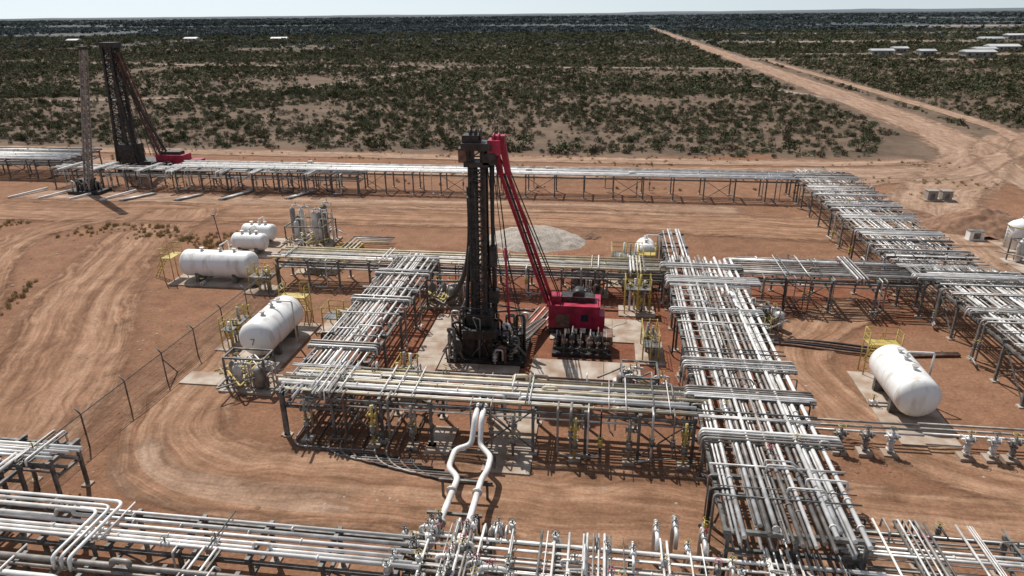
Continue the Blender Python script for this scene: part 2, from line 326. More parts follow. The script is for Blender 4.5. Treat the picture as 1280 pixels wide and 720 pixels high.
# ------------------------------------------------------------------ drilling rigs
def lattice(mb,p,q,w0,w1,mat,seg,chord=.13,br=.06):
    p=Vector(p);q=Vector(q);ax=(q-p).normalized(); u=Vector((1,0,0)); u=(u-ax*u.dot(ax)).normalized(); v=ax.cross(u)
    cs=((-1,-1),(1,-1),(1,1),(-1,1)); rings=[]
    for i in range(seg+1):
        t=i/seg; c=p.lerp(q,t); w=(w0+(w1-w0)*t)/2; rings.append([c+u*a*w+v*b*w for a,b in cs])
    for k in range(4): mb.beam(rings[0][k],rings[-1][k],chord,mat)
    for i in range(seg):
        for k in range(4):
            k2=(k+1)%4; mb.beam(rings[i+1][k],rings[i+1][k2],br,mat)
            mb.beam(rings[i][k if i%2 else k2],rings[i+1][k2 if i%2 else k],br,mat)
mb=MB(); r=random.Random(4)
X,Y=-8.9,47.2
top=16.3
for sx in (-.42,.42):
    mb.beam((X+sx,Y-.3,0),(X+sx+.1,Y-.1,top),.36,DK); mb.beam((X+sx,Y+.6,0),(X+sx+.1,Y+.5,top),.24,DK)
lattice(mb,(X,Y+.1,0),(X+.1,Y+.2,top),1.15,1.1,DK,22,.14,.09)
mb.tube([(X-.1,Y-.35,1),(X,Y-.2,top-1)],.16,DK,8); mb.tube([(X+.28,Y-.4,1),(X+.35,Y-.25,top-3)],.09,RU,8)
mb.box(X+.1,Y+.2,top+.15,2.1,1.6,.5,DK); mb.box(X-.3,Y+.2,top+.6,1.2,1.0,.6,DK); mb.box(X+1.35,Y+.2,top+.1,.9,1.3,1.0,RE)
mb.box(X+.1,Y+.2,top-1.1,1.8,1.4,.35,DK); mb.box(X+1.0,Y+.1,top-.7,.9,1.2,.8,DK)
for s in (-.35,0,.35): mb.disc((X+s,Y+.2,top+.9),(1,0,0),.42,.1,DK,16)
for s in (0,.35): mb.disc((X+1.3+s,Y+.2,top+.6),(1,0,0),.45,.1,RE,16)
mb.box(X-.9,Y+.2,top-.5,.6,1.0,1.0,RU)
mb.tube([(X-.3,Y+.2,top+1),(X-.3,Y+.2,top+1.5)],.05,DK,5)
bt=Vector((X+1.6,Y+.4,top+.2)); bb=Vector((-4.0,53.2,2.2)); k1=bt.lerp(bb,.16)+Vector((-.3,0,0))
for o in (-.28,.28):
    mb.beam(bt+Vector((o,0,0)),k1+Vector((o,0,0)),.42,RE); mb.beam(k1+Vector((o,0,0)),bb+Vector((o,0,0)),.24,RE)
for i in range(12):
    a=k1.lerp(bb,i/12); mb.beam(a+Vector((-.28,0,0)),a+Vector((.28,0,0)),.1,RE)
mb.tube([k1+Vector((0,-.1,0)),bb+Vector((0,-.1,0))],.09,DK,6)
mb.box(bt.x,bt.y,top+.4,.9,.8,.9,RE)
for o in (.75,1.1): mb.tube([(X+.6+o,Y+.5,top),(-3.4+o*.4,53.4,2.4)],.05,DK,5)
for i in range(9):
    a=r.uniform(.5,1.4); e=X+r.uniform(.7,3.6); mb.tube([(X+a,Y+.2,top-.3),((X+a+e)/2-.1,Y+.4,top*.5),(e,Y+r.uniform(0,2),2.2)],.03,DK,4)
mb.tube([(X+1.1,Y-.1,top-.8),(X+1.15,Y-.1,4)],.14,RB,8); mb.tube([(X+2.0,Y,9),(X+2.3,Y,2)],.09,RE,6)
mb.box(X+1.15,Y-.1,8.4,.5,.5,1.6,DK); mb.box(X+1.15,Y-.1,5.2,.7,.6,1.0,DK)
def hose(a,c,b,rad):
    a,b,c=Vector(a),Vector(b),Vector(c); mb.tube([a*(1-t)**2+c*2*t*(1-t)+b*t*t for t in [i/16 for i in range(17)]],rad,RB,8)
hose((X-.6,Y,13.6),(X-.9,Y+3,5.5),(X-4.2,Y+8.5,1.5),.17); hose((X-.6,Y,12.8),(X-1.0,Y+3,4.5),(X-4.5,Y+8.0,1.2),.17); hose((X-.6,Y,9),(X-1.3,Y,2.5),(X-.9,Y-.5,1),.15)
mb.box(X+.6,Y+.6,.25,6.0,4.6,.5,DK); mb.box(X,Y,1.6,2.4,2.2,2.4,DK); mb.box(X+1.9,Y+.6,1.2,1.3,2.0,1.6,DK); mb.box(X-1.6,Y-.2,1.1,.9,1.6,1.3,ST)
mb.box(X+.2,Y-1.3,2.5,2.6,.5,.7,DK); mb.box(X,Y+.1,3.4,1.9,1.7,1.0,DK)
for i in range(60):
    x=X+r.uniform(-2.3,3.2); y=Y+r.uniform(-2.0,1.7); h=r.uniform(1,3.8); m=r.choice((DK,DK,RU,PD,ST,P_))
    mb.route([(x,y,.3),(x,y,h),(x+r.choice((-.6,.6)),y+r.uniform(-.4,.4),h),(x+r.choice((-.6,.6)),y,.6)],r.choice((.05,.08,.11)),m,6)
    if i%2: mb.valve(x,y,h*.6,(0,0,1),1.1,m,r.choice((ST,RU,YE)))
for s in (-1.2,1.2):
    for t in (-1.1,1.1): mb.beam((X+s,Y+t,.4),(X+s*.9,Y+t*.9,4.6),.15,DK)
for h in (3.9,4.5): mb.tube([(X-1.2,Y-1.1,h),(X+1.2,Y-1.1,h),(X+1.2,Y+1.1,h),(X-1.2,Y+1.1,h),(X-1.2,Y-1.1,h)],.05,DK,5)
cx,cy=-1.9,53.0
mb.box(cx,cy,1.55,4.2,2.6,1.9,RE); mb.box(cx-.05,cy,2.58,4.4,2.8,.16,RE); mb.box(cx+.3,cy+.1,2.85,2.8,1.2,.5,DK); mb.box(cx-1.5,cy-.4,2.95,.8,.9,.7,RE)
mb.disc((cx+.3,cy+.2,3.1),(0,1,0),.5,1.2,DK,14)
for i in range(5): mb.box(cx-1.6+i*.8,cy-1.31,1.55,.07,.06,1.8,RE)
mb.box(cx+.9,cy-1.32,1.6,.6,.05,.6,GL); mb.box(cx-.9,cy-1.32,1.3,1.1,.05,1.1,RU)
mb.box(cx+2.3,cy-.3,1.1,.5,1.6,1.3,RE); mb.tube([(cx-2,cy-1.2,2.7),(cx-2,cy-1.2,3.4),(cx+2,cy-1.2,3.4),(cx+2,cy-1.2,2.7)],.035,RE,5)
for s in (-1.5,1.5): mb.beam((cx-2.1,cy+s*.8,.35),(cx+2.1,cy+s*.8,.35),.35,DK)
mb.tube([(cx+1.6,cy+.6,2.6),(cx+1.6,cy+.6,3.7),(cx+1.8,cy+.6,3.9)],.1,RU,8)
for i in range(5): mb.beam((cx-4.6+i*.5,cy-1.6,.3),(cx-3+i*.5,cy+.6,1.6),.12,(DK,RE)[i%2])
for i in range(9): mb.route([(X+2.5,Y+.4+i*.35,.6),(X+3.6,Y+1+i*.4,1.1),(cx-2.4,cy-1+i*.2,.9)],.08,(DK,PD,RU)[i%3],6)
mb.obj('drilling_rig')
mb=MB(); r=random.Random(9); mb.box(-1.1,49.0,.15,4.6,2.6,.3,DK)
for i in range(7):
    x=-3.1+i*.66+r.uniform(-.08,.08); q=r.uniform(.18,.3); h=r.uniform(.7,1.4)
    mb.lathe((x,48.5+r.uniform(-.2,.2),.3),(0,0,1),[(0,q*.9),(.1,q),(h,q),(h+.1,q*.6),(h+.2,.05)],(DK,RU,DK)[i%3],12)
    mb.box(x+.1,49.7,.8,.45,.9,r.uniform(.6,1.3),DK); mb.route([(x,48.5,h+.3),(x,48.5,h+.6),(x,49.7,h+.6),(x+.2,49.7,.8)],.05,(PD,RU)[i%2])
    mb.valve(x,47.8,.8,(0,1,0),1,DK,RU)
mb.tube([(-3.3,47.6,.8),(1,47.6,.8)],.1,DK,8); mb.box(.9,49.3,.9,.7,1.5,1.2,RU)
mb.obj('pump_unit')
mb=MB(); r=random.Random(14)
lattice(mb,(-78.0,93.2,0),(-73.8,93.6,20.8),.8,.6,PD,26,.18,.1)
mb.box(-73.8,93.6,21.0,.9,.9,.4,DK)
for z in (6,12,18): mb.tube([(-78+z*.2,93.3,z),(-79.5,96,z*.6)],.05,DK,4)
for (dx,dy) in ((0,0),(1.3,0),(.2,1.8),(1.4,1.8)):
    mb.beam((-82.6+dx*1.5,107+dy,0),(-81.0+dx*1.1,107+dy,20.6),.36,DK)
lattice(mb,(-81.6,108,0),(-80.2,108,20.8),2.4,1.6,DK,20,.24,.13)
lattice(mb,(-75.6,109,2),(-79.2,108,19.6),.9,.7,RU,24,.17,.1)
mb.beam((-74,109,2),(-79.2,107,17),.28,DK); mb.beam((-79,107,2),(-79.8,107,15),.4,DK)
mb.box(-80.2,108,20.8,2.6,2.0,.9,DK); mb.box(-80.2,108,18.6,2.4,2.0,.4,DK); mb.box(-81,108,12,2.6,2.2,.3,DK)
for i in range(12): mb.tube([(-80+r.uniform(-1,1.5),108,20.6),(-78+r.uniform(-2,5),107+r.uniform(-1,2),3)],.045,DK,4)
mb.box(-73.5,109,2.2,5.0,2.6,1.8,RE); mb.box(-73.5,109,3.3,3.4,1.6,.6,DK); mb.box(-77.5,109,1.5,9,4,1.2,DK); mb.box(-80.5,108,3.4,3,2.6,3,DK)
mb.box(-69.5,109.5,1.6,1.8,1.8,1.2,RE); mb.box(-78.1,93.6,.25,5.2,3,.5,DK); mb.box(-78.6,94,1.3,2.2,1.5,1.6,DK)
for i in range(14):
    x=-78+r.uniform(-2.5,2.5);y=93.6+r.uniform(-1.3,1.3); mb.route([(x,y,.3),(x,y,r.uniform(1,2.5)),(x+.7,y,1.6),(x+.7,y,.4)],.1,r.choice((DK,PD,P_)),6)
for i in range(4): mb.beam((-86+i*5,94.5,.35),(-88+i*5,89,.15),.25,PW)
mb.obj('drilling_rig')
for (a,b,l,an) in ((-70,89,5,.5),(-62,90,4,.5),(-55.5,91,6,.35),(-46,92.5,5,.4),(-2,41.5,3,1.2),(-22.5,56,3,.3)):
    mb=MB()
    for k in range(3): mb.tube([(a+k*.35,b,.2),(a+k*.35+l*math.sin(an),b+l*math.cos(an),.2)],.11,(PW,P_,PD)[k],8)
    mb.box(a+.4,b+.4,.05,1.4,.3,.12,RU); mb.obj('stacked_pipes')
# ------------------------------------------------------------------ pads, fence, heaps, small things
def slab(x0,x1,y0,y1,h=.12,name='concrete_pad'):
    mb=MB(); nx=max(1,round((x1-x0)/3)); ny=max(1,round((y1-y0)/3))
    for i in range(nx):
        for j in range(ny):
            w=(x1-x0)/nx;d=(y1-y0)/ny; mb.box(x0+w*(i+.5),y0+d*(j+.5),h/2,w-.03,d-.03,h,CO)
    mb.obj(name)
slab(-14,-11.9,43.4,54.5); slab(-3.8,3.9,50.6,55.2,.1); slab(-4.8,3.4,44.2,47,.14); slab(-11.8,-5.6,44.3,50.4,.16)
slab(-6.4,-3.5,32.6,39.5); slab(-10.2,-8.6,33.8,37,.1); slab(-30.2,-21.4,40.2,42.0); slab(19,22.6,38.4,39.9,.1)
mb=MB()
ys=[24+4.1*i for i in range(9)]+[59]
for i,y in enumerate(ys):
    mb.tube([(-31.2,y,0),(-31.2,y,2.4),(-31.5,y,2.8)],.05,ST,6)
    if i in (0,4,9): mb.tube([(-31.2,y+1.4,0),(-31.2,y,1.9)],.045,ST,5)
for h in (.15,.6,1.05,1.5,1.95,2.35): mb.tube([(-31.2,24,h),(-31.2,59,h)],.014,ST,4)
mb.tube([(-31.2,24,2.4),(-31.2,59,2.4)],.025,ST,5)
for i in range(350):
    y=24+i*.1; mb.tube([(-31.2,y,.1),(-31.2,y+.0,2.4)],.005,ST,3,False)
mb.obj('wire_fence')
mb=MB(); r=random.Random(88)
for k in range(16):
    x=r.uniform(-14,5);y=r.choice((r.uniform(39,43.5),r.uniform(55.5,58)));a=r.uniform(0,6.28);pts=[]
    for i in range(14):
        pts.append((x,y,.1)); a+=r.uniform(-.35,.35); x+=.45*math.cos(a); y+=.22*math.sin(a)
    mb.tube(pts,r.choice((.04,.06,.08)),r.choice((RB,RU,PD)),6)
mb.obj('loose_hoses')
for (x,y) in ((-13,41.8),(-12.2,42),(2.6,43.2),(-21.5,52.5),(14.5,58),(-20.8,42.6),(1.6,43.0)):
    mb=MB(); m=(RE,DK,PW)[int(abs(x*7))%3]; mb.lathe((x,y,.02),(0,0,1),[(0,.29),(.02,.3),(.3,.29),(.32,.305),(.6,.29),(.62,.305),(.88,.3),(.9,.28)],m,14); mb.disc((x+.12,y,.92),(0,0,1),.04,.03,ST); mb.obj('oil_drum')
def heap(name,x,y,rx,ry,h,mat,seed):
    n=44;verts=[];faces=[]
    for j in range(n+1):
        for i in range(n+1):
            a=(i/n*2-1);b=(j/n*2-1);d=math.sqrt(a*a+b*b)*(1+.25*noise.noise(Vector((a*2,b*2,seed))))
            z=max(0,1-d)**.85*h+ (.14*noise.noise(Vector((a*6,b*6,seed)))*h if d<1 else 0)
            verts.append((x+a*rx*1.1,y+b*ry*1.1,z-.03 if d<1 else -.05))
    for j in range(n):
        for i in range(n): k=j*(n+1)+i; faces.append((k,k+1,k+n+2,k+n+1))
    me=bpy.data.meshes.new(name);me.from_pydata(verts,[],faces);me.materials.append(mat)
    for p in me.polygons:p.use_smooth=True
    o=bpy.data.objects.new(name,me);bpy.context.collection.objects.link(o)
GRAV=noisy('gravel',(.26,.22,.18),(.44,.38,.32),6,.95,bump=.8)
SOILH=noisy('heap_soil',(.15,.078,.045),(.27,.15,.09),1.5,.95,bump=.8)
heap('gravel_heap',-7.8,77,5.6,4.2,1.9,GRAV,1); heap('soil_heap',46.5,87.5,6.5,4.5,2.6,SOILH,2); heap('soil_heap',40,93,3,2,.8,SOILH,5); heap('soil_heap',-1.5,79,1.6,1.2,.7,SOILH,7)
mb=MB()
mb.lathe((46.2,79.5,.2),(0,0,1),[(0,1.2),(2.6,1.2),(2.9,.9),(3.3,.15)],WH,20); mb.ring((46.2,79.5,2.7),(0,0,1),1.25,.05,YE,20)
for i in range(8): mb.beam((44.9,79.3,.3+i*.35),(44.9,79.8,.3+i*.35),.04,ST)
mb.route([(46.2,79.5,3.3),(46.2,79.5,3.8),(48,79.5,3.8),(48,79.5,.3)],.08,PW); mb.box(46.2,79.5,.1,3.4,3.4,.2,CO)
mb.obj('vertical_tank')
mb=MB(); mb.box(43.3,82.5,.6,1.6,1.0,1.0,WH); mb.box(43.3,82.5,1.13,1.7,1.1,.06,ST); mb.box(43.3,81.98,.6,.7,.03,.7,ST); mb.box(43.3,82.5,.05,2.2,1.4,.1,CO); mb.obj('electrical_cabinet')
mb=MB()
for k in range(2):
    a=46+k*1.9
    mb.box(a,101,.8,1.3,1.1,1.2,WA); mb.box(a,101,1.45,1.45,1.25,.1,WA); mb.box(a,100.43,.7,.5,.03,.8,ST)
mb.box(47,101,.1,4.2,1.8,.2,CO); mb.obj('equipment_cabinet')
mb=MB()
mb.lathe((15.2,54.8,.1),(0,0,1),[(0,.4),(1.4,.4),(1.55,.1)],P_,12); mb.lathe((14.9,56,.1),(0,0,1),[(0,.35),(1.2,.35),(1.4,.1)],PW,12); mb.obj('chemical_drum')
mb=MB()
for k in range(4):
    pts=[Vector((13+ i*1.5, 52.2-.3*k+ .5*math.sin(i*.6+k*.4)-(i*.05), .15)) for i in range(11)]; mb.tube(pts,.1,(RB,RU)[k%2],7)
mb.obj('ground_hose')
mb=MB(); mb.tube([(-40.6,66,0),(-41.2,66,5.2)],.06,RU,6); mb.box(-41.25,66,5.25,.4,.2,.12,ST); mb.box(-40.6,66,.1,.5,.5,.2,CO); mb.obj('lamp_post')
# ------------------------------------------------------------------ distant buildings
def bld(x,y,w,d,h,rot=0):
    mb=MB(); mb.box(x,y,h/2,w,d,h,WA,rot); c,s=math.cos(rot),math.sin(rot)
    b=len(mb.v); e=.6
    for (a,q,z) in ((-w/2-e,-d/2-e,h),(w/2+e,-d/2-e,h),(w/2+e,d/2+e,h),(-w/2-e,d/2+e,h),(-w/2-e,0,h+d*.16),(w/2+e,0,h+d*.16)):
        mb.v.append(Vector((x+a*c-q*s,y+a*s+q*c,z+.01)))
    for f in ((0,1,5,4),(2,3,4,5),(3,0,4),(1,2,5),(3,2,1,0)): mb.face(tuple(b+i for i in f),RW)
    n=max(2,int(w/4))
    for i in range(n):
        a=-w/2+w*(i+.5)/n; q=-d/2-.03; mb.box(x+a*c-q*s,y+a*s+q*c,h*.55,1.4,.06,1.2,GL,rot)
    q=-d/2-.04; mb.box(x-q*s,y+q*c,1.1,1.6,.06,2.2,ST,rot)
    mb.obj('warehouse_building')
r=random.Random(33)
for (x,y,w,d,h) in ((160,451,12,6,3),(183,446,8,6,3),(205,434,16,7,3),(235,425,10,6,3),(262,440,14,7,3),(180,478,8,6,3),(225,470,12,6,3),(290,520,16,7,3.2),(250,500,18,8,3),(320,480,14,7,3),(-450,739,14,8,3),(-344,728,16,8,3),(-560,700,12,8,3),(300,620,16,8,3.5),(360,700,20,8,3.5)): bld(x,y,w,d,h,r.uniform(-.15,.15))
# ------------------------------------------------------------------ ground
def ground_material():
    m,nt,b=newmat('ground_soil'); L=nt.links
    g=nt.nodes.new('ShaderNodeNewGeometry'); sep=nt.nodes.new('ShaderNodeSeparateXYZ'); L.new(g.outputs['Position'],sep.inputs[0])
    def nz(scale,detail=6,rough=.6,stretch=None):
        n=nt.nodes.new('ShaderNodeTexNoise'); n.inputs['Scale'].default_value=scale;n.inputs['Detail'].default_value=detail;n.inputs['Roughness'].default_value=rough
        if stretch:
            mp=nt.nodes.new('ShaderNodeMapping'); mp.inputs['Scale'].default_value=stretch; L.new(g.outputs['Position'],mp.inputs[0]); L.new(mp.outputs[0],n.inputs['Vector'])
        else: L.new(g.outputs['Position'],n.inputs['Vector'])
        return n.outputs['Fac']
    def ramp(f,lo,hi,c0,c1):
        r=nt.nodes.new('ShaderNodeValToRGB'); r.color_ramp.elements[0].position=lo;r.color_ramp.elements[1].position=hi
        r.color_ramp.elements[0].color=(*c0,1);r.color_ramp.elements[1].color=(*c1,1); L.new(f,r.inputs['Fac']); return r.outputs['Color']
    def mix(f,a,c,bt='MIX'):
        x=nt.nodes.new('ShaderNodeMix');x.data_type='RGBA';x.blend_type=bt
        if isinstance(f,float): x.inputs[0].default_value=f
        else: L.new(f,x.inputs[0])
        L.new(a,x.inputs[6]);L.new(c,x.inputs[7]); return x.outputs[2]
    def math_(op,a,c):
        x=nt.nodes.new('ShaderNodeMath');x.operation=op
        for i,k in enumerate((a,c)):
            if isinstance(k,(int,float)): x.inputs[i].default_value=k
            else: L.new(k,x.inputs[i])
        return x.outputs[0]
    def step(v,lo,hi):
        x=nt.nodes.new('ShaderNodeMapRange');x.interpolation_type='SMOOTHSTEP';x.inputs['From Min'].default_value=lo;x.inputs['From Max'].default_value=hi;L.new(v,x.inputs['Value']);return x.outputs[0]
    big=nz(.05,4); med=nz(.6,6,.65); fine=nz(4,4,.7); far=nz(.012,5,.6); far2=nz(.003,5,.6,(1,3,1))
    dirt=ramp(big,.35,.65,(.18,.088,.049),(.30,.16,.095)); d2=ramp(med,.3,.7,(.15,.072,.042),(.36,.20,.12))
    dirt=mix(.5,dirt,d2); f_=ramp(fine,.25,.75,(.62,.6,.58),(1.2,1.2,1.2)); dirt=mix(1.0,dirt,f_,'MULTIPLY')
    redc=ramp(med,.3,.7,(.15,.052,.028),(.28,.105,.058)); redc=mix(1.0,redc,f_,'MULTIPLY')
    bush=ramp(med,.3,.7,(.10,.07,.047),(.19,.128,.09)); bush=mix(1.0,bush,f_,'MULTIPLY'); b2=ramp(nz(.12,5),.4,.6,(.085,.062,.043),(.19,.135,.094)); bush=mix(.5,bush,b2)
    far_hazed=ramp(far,.40,.62,(.045,.055,.058),(.12,.11,.095)); far_hazed2=ramp(far2,.45,.62,(.06,.078,.09),(.14,.14,.135)); far_hazed=mix(.5,far_hazed,far_hazed2)  # far scrub and soil tones, with bluish distance haze painted in
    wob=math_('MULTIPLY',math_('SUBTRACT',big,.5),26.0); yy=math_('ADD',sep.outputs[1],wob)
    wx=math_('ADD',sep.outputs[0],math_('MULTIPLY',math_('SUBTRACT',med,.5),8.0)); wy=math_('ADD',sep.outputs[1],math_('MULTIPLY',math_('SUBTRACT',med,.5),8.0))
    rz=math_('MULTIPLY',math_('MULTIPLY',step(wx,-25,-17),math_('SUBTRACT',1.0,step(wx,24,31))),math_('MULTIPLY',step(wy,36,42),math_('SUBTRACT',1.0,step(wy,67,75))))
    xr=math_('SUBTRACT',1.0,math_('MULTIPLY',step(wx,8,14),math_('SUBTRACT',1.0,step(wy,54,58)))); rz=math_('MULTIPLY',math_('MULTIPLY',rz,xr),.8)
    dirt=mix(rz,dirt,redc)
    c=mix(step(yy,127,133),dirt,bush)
    c=mix(step(sep.outputs[1],350,1000),c,far_hazed)
    L.new(c,b.inputs['Base Color']); b.inputs['Roughness'].default_value=.95; b.inputs['Specular IOR Level'].default_value=.15
    bp=nt.nodes.new('ShaderNodeBump');bp.inputs['Strength'].default_value=.7;bp.inputs['Distance'].default_value=.25
    hsum=math_('ADD',med,math_('MULTIPLY',fine,.35)); L.new(hsum,bp.inputs['Height']);L.new(bp.outputs[0],b.inputs['Normal'])
    return m
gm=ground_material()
xs=[-30000,-8000,-2500,-900,-400,-200]+[-140+20*i for i in range(15)]+[200,400,900,2500,8000,30000]
ysg=[-3000,-300,-20]+[20*i for i in range(8)]+[160,200,300,500,900,2000,5000,12000,40000]
vv=[(x,y,0.0) for y in ysg for x in xs];ff=[];nx=len(xs)
for j in range(len(ysg)-1):
    for i in range(nx-1): k=j*nx+i; ff.append((k,k+1,k+nx+1,k+nx))
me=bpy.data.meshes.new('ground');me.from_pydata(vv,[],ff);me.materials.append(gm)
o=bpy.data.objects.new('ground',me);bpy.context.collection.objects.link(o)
# ------------------------------------------------------------------ dirt roads
def road_mat(name,c0,c1,c2,sc=2.2,edge=.18,amax=1.0):
    m,nt,b=newmat(name);L=nt.links
    uv=nt.nodes.new('ShaderNodeUVMap');uv.uv_map='uv'; e=nt.nodes.new('ShaderNodeUVMap');e.uv_map='edge'
    def N2(s,vec,det=5,ro=.68):
        n=nt.nodes.new('ShaderNodeTexNoise');n.inputs['Scale'].default_value=s;n.inputs['Detail'].default_value=det;n.inputs['Roughness'].default_value=ro;L.new(vec,n.inputs['Vector']);return n
    def M(op,a,c):
        k=nt.nodes.new('ShaderNodeMath');k.operation=op
        for i,w in enumerate((a,c)):
            if isinstance(w,(int,float)):k.inputs[i].default_value=w
            else:L.new(w,k.inputs[i])
        return k.outputs[0]
    g=nt.nodes.new('ShaderNodeNewGeometry')
    wn=N2(.09,g.outputs['Position'],2,.5); sv=nt.nodes.new('ShaderNodeSeparateXYZ');L.new(uv.outputs[0],sv.inputs[0])
    cb=nt.nodes.new('ShaderNodeCombineXYZ');L.new(M('ADD',sv.outputs[0],M('MULTIPLY',wn.outputs['Fac'],7.0)),cb.inputs[0]);L.new(sv.outputs[1],cb.inputs[1])
    mp=nt.nodes.new('ShaderNodeMapping');mp.inputs['Scale'].default_value=(sc,.06,1);L.new(cb.outputs[0],mp.inputs[0])
    mpb=nt.nodes.new('ShaderNodeMapping');mpb.inputs['Scale'].default_value=(sc*.55,.04,1);L.new(uv.outputs[0],mpb.inputs[0])
    na=N2(1,mp.outputs[0]);nb=N2(1,mpb.outputs[0],4); n=M('MULTIPLY',M('ADD',na.outputs['Fac'],nb.outputs['Fac']),.5)
    r=nt.nodes.new('ShaderNodeValToRGB');cr=r.color_ramp;cr.elements[0].position=.38;cr.elements[1].position=.62;cr.elements[0].color=(*c0,1);cr.elements[1].color=(*c2,1)
    q=cr.elements.new(.5);q.color=(*c1,1);L.new(n,r.inputs['Fac'])
    n2=N2(.5,g.outputs['Position'],6,.7); n3=N2(5,g.outputs['Position'],3,.7)
    def rr(f,a,c):
        r2=nt.nodes.new('ShaderNodeValToRGB');r2.color_ramp.elements[0].position=.3;r2.color_ramp.elements[1].position=.7;r2.color_ramp.elements[0].color=(a,a*.98,a*.96,1);r2.color_ramp.elements[1].color=(c,c,c,1);L.new(f,r2.inputs['Fac']);return r2.outputs[0]
    def mul(a,c):
        x=nt.nodes.new('ShaderNodeMix');x.data_type='RGBA';x.blend_type='MULTIPLY';x.inputs[0].default_value=1;L.new(a,x.inputs[6]);L.new(c,x.inputs[7]);return x.outputs[2]
    L.new(mul(mul(r.outputs[0],rr(n2.outputs['Fac'],.66,1.2)),rr(n3.outputs['Fac'],.8,1.15)),b.inputs['Base Color'])
    b.inputs['Roughness'].default_value=.95;b.inputs['Specular IOR Level'].default_value=.15
    sp=nt.nodes.new('ShaderNodeSeparateXYZ');L.new(e.outputs[0],sp.inputs[0])
    f=M('MINIMUM',sp.outputs[0],sp.outputs[1]); f=M('ADD',f,M('MULTIPLY',M('SUBTRACT',n2.outputs['Fac'],.5),.5)); f=M('ADD',f,M('MULTIPLY',M('SUBTRACT',n,.5),.5))
    mr=nt.nodes.new('ShaderNodeMapRange');mr.interpolation_type='SMOOTHSTEP';mr.inputs['From Min'].default_value=.05;mr.inputs['From Max'].default_value=.05+edge*2;mr.inputs['To Max'].default_value=amax;L.new(f,mr.inputs['Value']);L.new(mr.outputs[0],b.inputs['Alpha'])
    bp=nt.nodes.new('ShaderNodeBump');bp.inputs['Strength'].default_value=.8;bp.inputs['Distance'].default_value=.16;L.new(M('ADD',n,M('MULTIPLY',n3.outputs['Fac'],.3)),bp.inputs['Height']);L.new(bp.outputs[0],b.inputs['Normal'])
    return m
RD=road_mat('road_dirt',(.17,.088,.051),(.28,.157,.095),(.39,.245,.16),2.0,.22)
RD2=road_mat('road_dirt_pale',(.23,.14,.09),(.33,.213,.145),(.43,.30,.22),1.2,.22)
RDF=road_mat('road_far',(.22,.17,.13),(.29,.23,.18),(.35,.28,.22),.5,.1)
zc=[.006]
def ribbon(name,pts,width,mat,berm=.0,res=1.2,endfade=6.0):
    pts=[Vector((p[0],p[1],0)) for p in pts]
    P=[pts[0]*2-pts[1]]+pts+[pts[-1]*2-pts[-2]]; cur=[]
    for i in range(1,len(P)-2):
        n=max(2,int((P[i+1]-P[i]).length/res))
        for k in range(n):
            t=k/n;a,b,c,d=P[i-1],P[i],P[i+1],P[i+2]
            cur.append(.5*((2*b)+(c-a)*t+(2*a-5*b+4*c-d)*t*t+(3*b-a-3*c+d)*t**3))
    cur.append(pts[-1]); nc=17; z0=zc[0]; zc[0]+=.004
    V=[];F=[];U=[];E=[];s=0;tot=sum((cur[i+1]-cur[i]).length for i in range(len(cur)-1))
    for i,p in enumerate(cur):
        if i: s+=(p-cur[i-1]).length
        t=(cur[min(i+1,len(cur)-1)]-cur[max(i-1,0)]).normalized(); nrm=Vector((-t.y,t.x,0))
        w=width*(1+.2*noise.noise(Vector((s*.05,z0*100,0))))
        for j in range(nc):
            u=j/(nc-1); q=p+nrm*(u-.5)*w; ed=min(u,1-u)*2
            bz=0
            if berm:
                bz=berm*math.exp(-((ed-.3)/.11)**2)*(.3+1.1*max(0,noise.noise(Vector((q.x*.25,q.y*.25,1)))+.3))*min(1,s/4,(tot-s)/4)
            V.append((q.x,q.y,z0+bz)); U.append((u*w,s+z0*3000)); E.append((ed,min(1,s/endfade,(tot-s)/endfade)))
    for i in range(len(cur)-1):
        for j in range(nc-1): k=i*nc+j; F.append((k,k+1,k+nc+1,k+nc))
    me=bpy.data.meshes.new(name);me.from_pydata(V,[],F);me.materials.append(mat)
    a=me.uv_layers.new(name='uv');b=me.uv_layers.new(name='edge')
    for l in me.loops: a.data[l.index].uv=U[l.vertex_index];b.data[l.index].uv=E[l.vertex_index]
    for p in me.polygons:p.use_smooth=True
    o=bpy.data.objects.new(name,me);bpy.context.collection.objects.link(o)
    return o
D='dirt_road'
ribbon(D,[(-120,78),(-85,82.5),(-56,84),(-32,85.5),(0,87),(30,84.5),(60,84)],13,RD,.22)
ribbon(D,[(-90,92),(-50,91),(-20,91.5),(20,92)],7,RD2,.1)
ribbon(D,[(-57.5,88),(-56,76),(-53.4,66),(-49,55),(-42.5,44),(-38.5,36),(-36.5,28),(-36,10)],13,RD,.2)
ribbon(D,[(-66,84),(-70,72),(-66,62),(-57,50),(-50,38),(-46,20)],7,RD,.25)
ribbon(D,[(-100,70),(-80,66),(-66,58),(-58,44),(-54,25)],6,RD2,.15)
ribbon(D,[(18,30.8),(6,30.6),(-6,30.6),(-17,30.2),(-24,31.5),(-27.6,35.5),(-28.4,41),(-29,50),(-29.3,57)],8.5,RD,.18)
ribbon(D,[(-12,28.5),(-20,28.6),(-26,30),(-29,34)],4,RD2,.1)
ribbon(D,[(26,62),(19,56),(15.5,50),(16,44),(18,39.5),(24,35),(40,32.5)],6.5,RD,.16)
ribbon(D,[(12,31.5),(25,31),(45,30)],6,RD,.15)
ribbon(D,[(-180,112),(-110,115),(-50,114),(0,115),(40,118),(60,122)],12,RD2,.12)
ribbon(D,[(-180,128),(-110,127),(-50,126),(0,125),(40,126),(58,130)],7,RD2,.12)
ribbon(D,[(36,60),(40,75),(44,95),(52,110),(62,125),(70,145),(73,200),(73,400),(71,1250)],16,RD2,.15,3)
